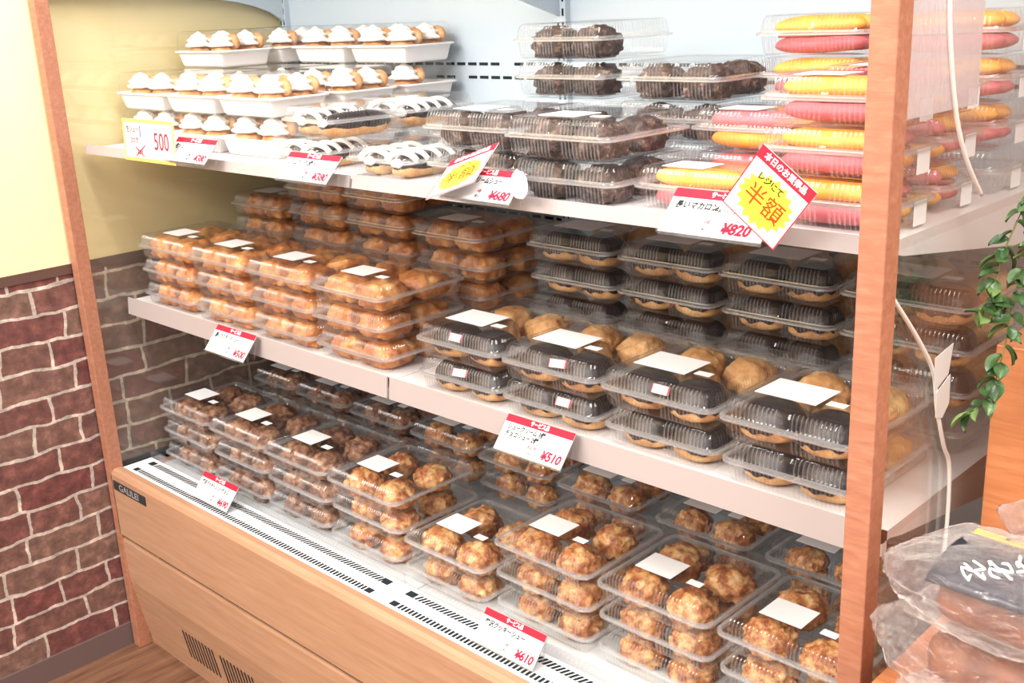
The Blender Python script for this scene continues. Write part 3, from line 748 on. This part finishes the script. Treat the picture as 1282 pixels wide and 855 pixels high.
r = half_card('red framed half price card standing on its corner beside the 820 card', .077)
frame(r, (1.697, .004, 1.2245), (.82, 0, -.60), (.58, .06, .80))
r = half_card('red framed half price card lying tilted back above the 680 card', .088)
frame(r, (1.212, .030, 1.214), (.88, .12, .30), (-.1, .75, .45))
# torn white sticker ball beside the 680 card
o = put('paper_rosette', blob(.016, .004, .038, 77, .12, 3, .1, 5, .1, 0, 3, ('label',)), None, (1.323, .024, 1.187)); tag(o, 'crumpled white paper rosette beside the 680 yen card', 'paper decoration')

# ------------------------------------------------------------------ on the right end glass
gx = L+.0175
o = put('plastic_sheet', MB().box((gx, .0312, 1.303), (gx+.002, .212, 1.62)).mesh('plastic_sheet', ['film'])); tag(o, 'milky clear plastic sheet hanging on the end glass', 'plastic sheet')
cy = [(.115, 1.45), (.123, 1.384), (.152, 1.301), (.188, 1.248), (.236, 1.203)]
o = put('cable', MB().tube(smooth_path([(gx+.005, a, b) for a, b in cy]), .0024, 8).mesh('cable', ['cable'])); tag(o, 'thin white cable hanging behind the milky plastic sheet', 'cable')
cy = [(.0345, 1.130), (.102, 1.069), (.145, 1.021), (.161, .975), (.187, .923), (.209, .886), (.215, .80), (.20, .73)]
o = put('cable', MB().tube(smooth_path([(gx+.0048+0., a, b) for i, (a, b) in enumerate(cy)]), .0024, 8).mesh('cable', ['cable'])); tag(o, 'white cable taped to the lower end glass, running down diagonally', 'cable')
o = put('tape_strip', MB().prism([(.140, 1.040), (.186, 1.046), (.178, 1.012), (.144, 1.000)], 'x', gx+.0072, gx+.0078).mesh('tape_strip', ['tape'])); tag(o, 'upper white tape strip holding the cable on the glass', 'tape', 'white tape strips')
o = put('tape_strip', MB().prism([(.150, .998), (.184, 1.010), (.186, .975), (.170, .962), (.152, .968)], 'x', gx+.0072, gx+.0078).mesh('tape_strip', ['tape'])); tag(o, 'lower white tape strip holding the cable on the glass', 'tape', 'white tape strips')

# ------------------------------------------------------------------ wooden table with bagged loaves
ztb = .72
tb = thing('display_table', 'orange wood display table beside the end glass', 'table', (0, 0, 0))
bevel(put('tabletop', MB().box((1.843, -.55, ztb-.025), (2.9, .5, ztb)).mesh('tabletop', ['table']), tb))
for (x, y) in ((1.86, -.52), (2.85, -.52), (1.86, .44), (2.85, .44)): put('leg', MB().box((x, y, 0), (x+.04, y+.04, ztb-.025)).mesh('leg', ['table']), tb)
st = thing('display_riser', 'orange wood riser box standing on the table behind the bagged loaves', 'riser', (0, 0, 0))
bevel(put('front_board', MB().box((1.848, .25, ztb), (2.5, .268, 1.032)).mesh('front_board', ['table']), st), .0015)
put('side_board', MB().box((1.848, .268, ztb), (1.866, .46, 1.014)).mesh('side_board', ['table']), st)
put('side_board', MB().box((2.482, .268, ztb), (2.5, .46, 1.014)).mesh('side_board', ['table']), st)
put('top_board', MB().box((1.848, .268, 1.014), (2.5, .48, 1.032)).mesh('top_board', ['table']), st)
def loaf_mesh(s): return blob(.074, .050, .050, s+500, .06, 1.6, .05, 3, .35, .45, sub=4, mats=('loaf',))
def bag_mesh(s, tail=True):
    bm = bmesh.new(); bmesh.ops.create_icosphere(bm, subdivisions=5, radius=1)
    off = Vector((s*2.1, -s, s*.7))
    for v in bm.verts:
        n = v.co.normalized()
        m = max(abs(n.x), abs(n.y), abs(n.z)); sq = .55+.45/m if m else 1
        r = sq*(1.03+.05*noise.noise(n*3+off)+.07*(.5-abs(noise.noise(n*6+off)))+.035*(.5-abs(noise.noise(n*14+off))))
        x, y, z = n.x*r*.092, n.y*r*.068, n.z*r*.0335
        if tail and n.x < -.55:
            t = (-n.x-.55)/.45
            x -= .028*t; z *= 1-.75*t; y *= 1-.25*t+.1*noise.noise(n*9+off)
        v.co = (x, y, z+.0335)
    for v in bm.verts: v.co.z = max(v.co.z, .001)
    me = bpy.data.meshes.new('bag'); me.materials.append(M['bag'])
    for f in bm.faces: f.smooth = True
    bm.to_mesh(me); bm.free(); return me
def brush(parent, z):
    mb = MB(); random.seed(12)
    x = -.034
    for i in range(6):
        pts = [(x+.0035*math.sin(k*1.9+i)+.0011*k, -.010+.0045*math.sin(k*2.6+i*1.7)+.003*k, z) for k in range(6)]
        mb.tube(smooth_path(pts, 3), .0011, 5); x += .0105
    return put('brush_lettering', mb.mesh('brush_lettering', ['label']), parent)
def bagged(x, y, z, rz, label, llabel, grp, seed, wrap=True, tilt=0.):
    o = put('plastic_bag', bag_mesh(seed), None, (x, y, z), rz); tag(o, label, 'bag', grp)
    o.rotation_euler = (0, tilt, rz)
    if wrap:
        lb_ = MB(); rs = []
        for i in range(9):
            a = -1.25+2.2*i/8
            rs.append([(xx, .060*math.sin(a), .0665+.026*(math.cos(a)-1)) for xx in (-.058, -.03, .0, .02, .045)])
        lb_.rings(rs, 0, True, False, False, False)
        w_ = put('paper_label', lb_.mesh('paper_label', ['wraplabel']), o)
        sl = w_.modifiers.new('thick', 'SOLIDIFY'); sl.thickness = .0006
        b_ = brush(w_, .0672); b_.location = (-.010, -.008, .003); b_.rotation_euler = (.2, -.06, .85); b_.scale = (1.15, 1.3, 1)
        put('amber_strip', MB().box((-.056, .030, .0640), (.043, .043, .0646)).mesh('amber_strip', ['amber']), w_).rotation_euler = (0, 0, 0)
        lettering(w_, '贅沢ショコラ', .0085, .01, .036, .0648, 'ink', 'CENTER', 'strip_lettering', .9).location = (-.016, .002, 0)
    l = put('cocoa_loaf', loaf_mesh(seed), None, (x+.008*math.cos(rz), y+.008*math.sin(rz), z+.0045), rz); tag(l, llabel, 'bread', 'loaves in plastic bags')
BG = 'bagged loaves on the table'
bagged(2.01, -.03, ztb, 0, 'clear bagged loaf at the bottom of the front pile', 'brown loaf in the lowest bag of the front pile', BG, 1, False)
bagged(1.978, -.025, ztb+.068, .04, 'clear bagged loaf in the middle of the front pile', 'brown loaf in the middle bag of the front pile', BG, 2, False)
bagged(1.985, -.03, ztb+.136, -.05, 'clear bagged loaf with black brush label on top of the front pile', 'brown loaf in the top bag under the black label', BG, 3, True)
bagged(2.03, .145, ztb, 0, 'clear bagged loaf at the bottom of the rear pile by the riser', 'brown loaf in the lowest bag of the rear pile', BG, 4, False)
bagged(2.03, .14, ztb+.068, 0, 'clear bagged loaf in the middle of the rear pile by the riser', 'brown loaf in the middle bag of the rear pile', BG, 5, False)
bagged(2.035, .14, ztb+.136, .05, 'clear bagged loaf with amber strip on the rear pile by the riser', 'brown loaf in the top bag of the rear pile', BG, 6, True)

# ------------------------------------------------------------------ trailing plant on the riser
pl = thing('trailing_plant', 'small leaved green vine trailing from a pot on the riser', 'plant', (2.03, .35, 1.0325))
rs = []
for (r_, z) in ((.05, 0), (.062, .09), (.066, .09), (.066, .1), (.06, .1), (.057, .085)):
    rs.append([(r_*math.cos(2*PI*i/28), r_*math.sin(2*PI*i/28), z) for i in range(28)])
put('pot', MB().rings(rs, 0, True, True, False).mesh('pot', ['pot']), pl)
put('soil', MB().rings([[(.0575*math.cos(2*PI*i/28), .0575*math.sin(2*PI*i/28), z) for i in range(28)] for z in (.08, .086)], 0, True, True, True).mesh('soil', ['soil']), pl)
def leaf_mesh(m):
    mb = MB(); rs = []
    for k in range(9):
        t = k/8; wd = math.sin(PI*min(1, t*1.02))**.75*.0105*(1-.2*t)+.0003
        rs.append([(u*wd, t*.026, .0035*abs(u)*1.3-.006*t*t+.002*math.sin(t*PI)) for u in (-1, -.5, 0, .5, 1)])
    mb.rings(rs, 0, True, False, False, False)
    me = mb.mesh('leaf', [m]); return me
LF = [leaf_mesh('leaf'), leaf_mesh('leaf'), leaf_mesh('leafpale')]
random.seed(21)
base = Vector((2.03, .35, 1.0325))
from mathutils import Quaternion
# camera-independent strands: down over the riser front, along its corner, and sprigs rising beside the glass
strands = [
 [(2.03, .33, 1.12), (1.98, .29, 1.15), (1.925, .25, 1.13), (1.895, .235, 1.06), (1.89, .225, .99), (1.885, .21, .94), (1.872, .19, .915)],
 [(2.03, .33, 1.12), (1.96, .30, 1.16), (1.90, .27, 1.15), (1.875, .25, 1.10), (1.87, .235, 1.05), (1.866, .215, 1.02)],
 [(2.03, .33, 1.12), (1.97, .29, 1.17), (1.92, .26, 1.18), (1.89, .24, 1.21), (1.885, .235, 1.25)],
 [(2.03, .33, 1.12), (1.98, .30, 1.20), (1.94, .27, 1.25), (1.92, .25, 1.29), (1.915, .24, 1.315)],
 [(2.03, .33, 1.12), (1.97, .27, 1.14), (1.94, .235, 1.08), (1.925, .22, 1.0), (1.93, .215, .96), (1.95, .21, .93)],
 [(2.03, .33, 1.12), (1.97, .30, 1.13), (1.91, .27, 1.12), (1.89, .26, 1.10), (1.86, .25, 1.085)],
 [(2.03, .33, 1.12), (1.99, .31, 1.16), (1.95, .28, 1.15), (1.925, .26, 1.11), (1.91, .24, 1.06), (1.905, .23, 1.02)],
]
nl = 0
for si, sdef in enumerate(strands):
    pth = smooth_path([(p[0]-(.012 if i > 1 else 0), p[1]-(.034 if i > 1 else 0), p[2]+(.06 if i > 1 else 0)) for i, p in enumerate(sdef)], 6)
    put('stem', MB().tube([p-base for p in pth], .0013, 6, 0, .0007).mesh('stem', ['stem']), pl)
    for k in range(5, len(pth)-1):
        for side in (0, 1):
            if nl >= 98 or random.random() < .12: continue
            if side and random.random() < .35: continue
            t = (pth[min(k+1, len(pth)-1)]-pth[k-1]).normalized()
            d = (t*.5+Vector((random.uniform(-1, 1), random.uniform(-1, .5), random.uniform(-.5, .6)))).normalized()
            q = d.to_track_quat('Y', 'Z')
            q = q @ Quaternion((0, 1, 0), random.uniform(-.8, .8))
            lf = put('leaf', LF[random.randrange(3)] if k > len(pth)-8 else LF[random.randrange(2)], pl, pth[k]-base)
            lf.rotation_mode = 'QUATERNION'; lf.rotation_quaternion = q
            s_ = random.uniform(.55, .98); lf.scale = (s_, s_, s_); nl += 1
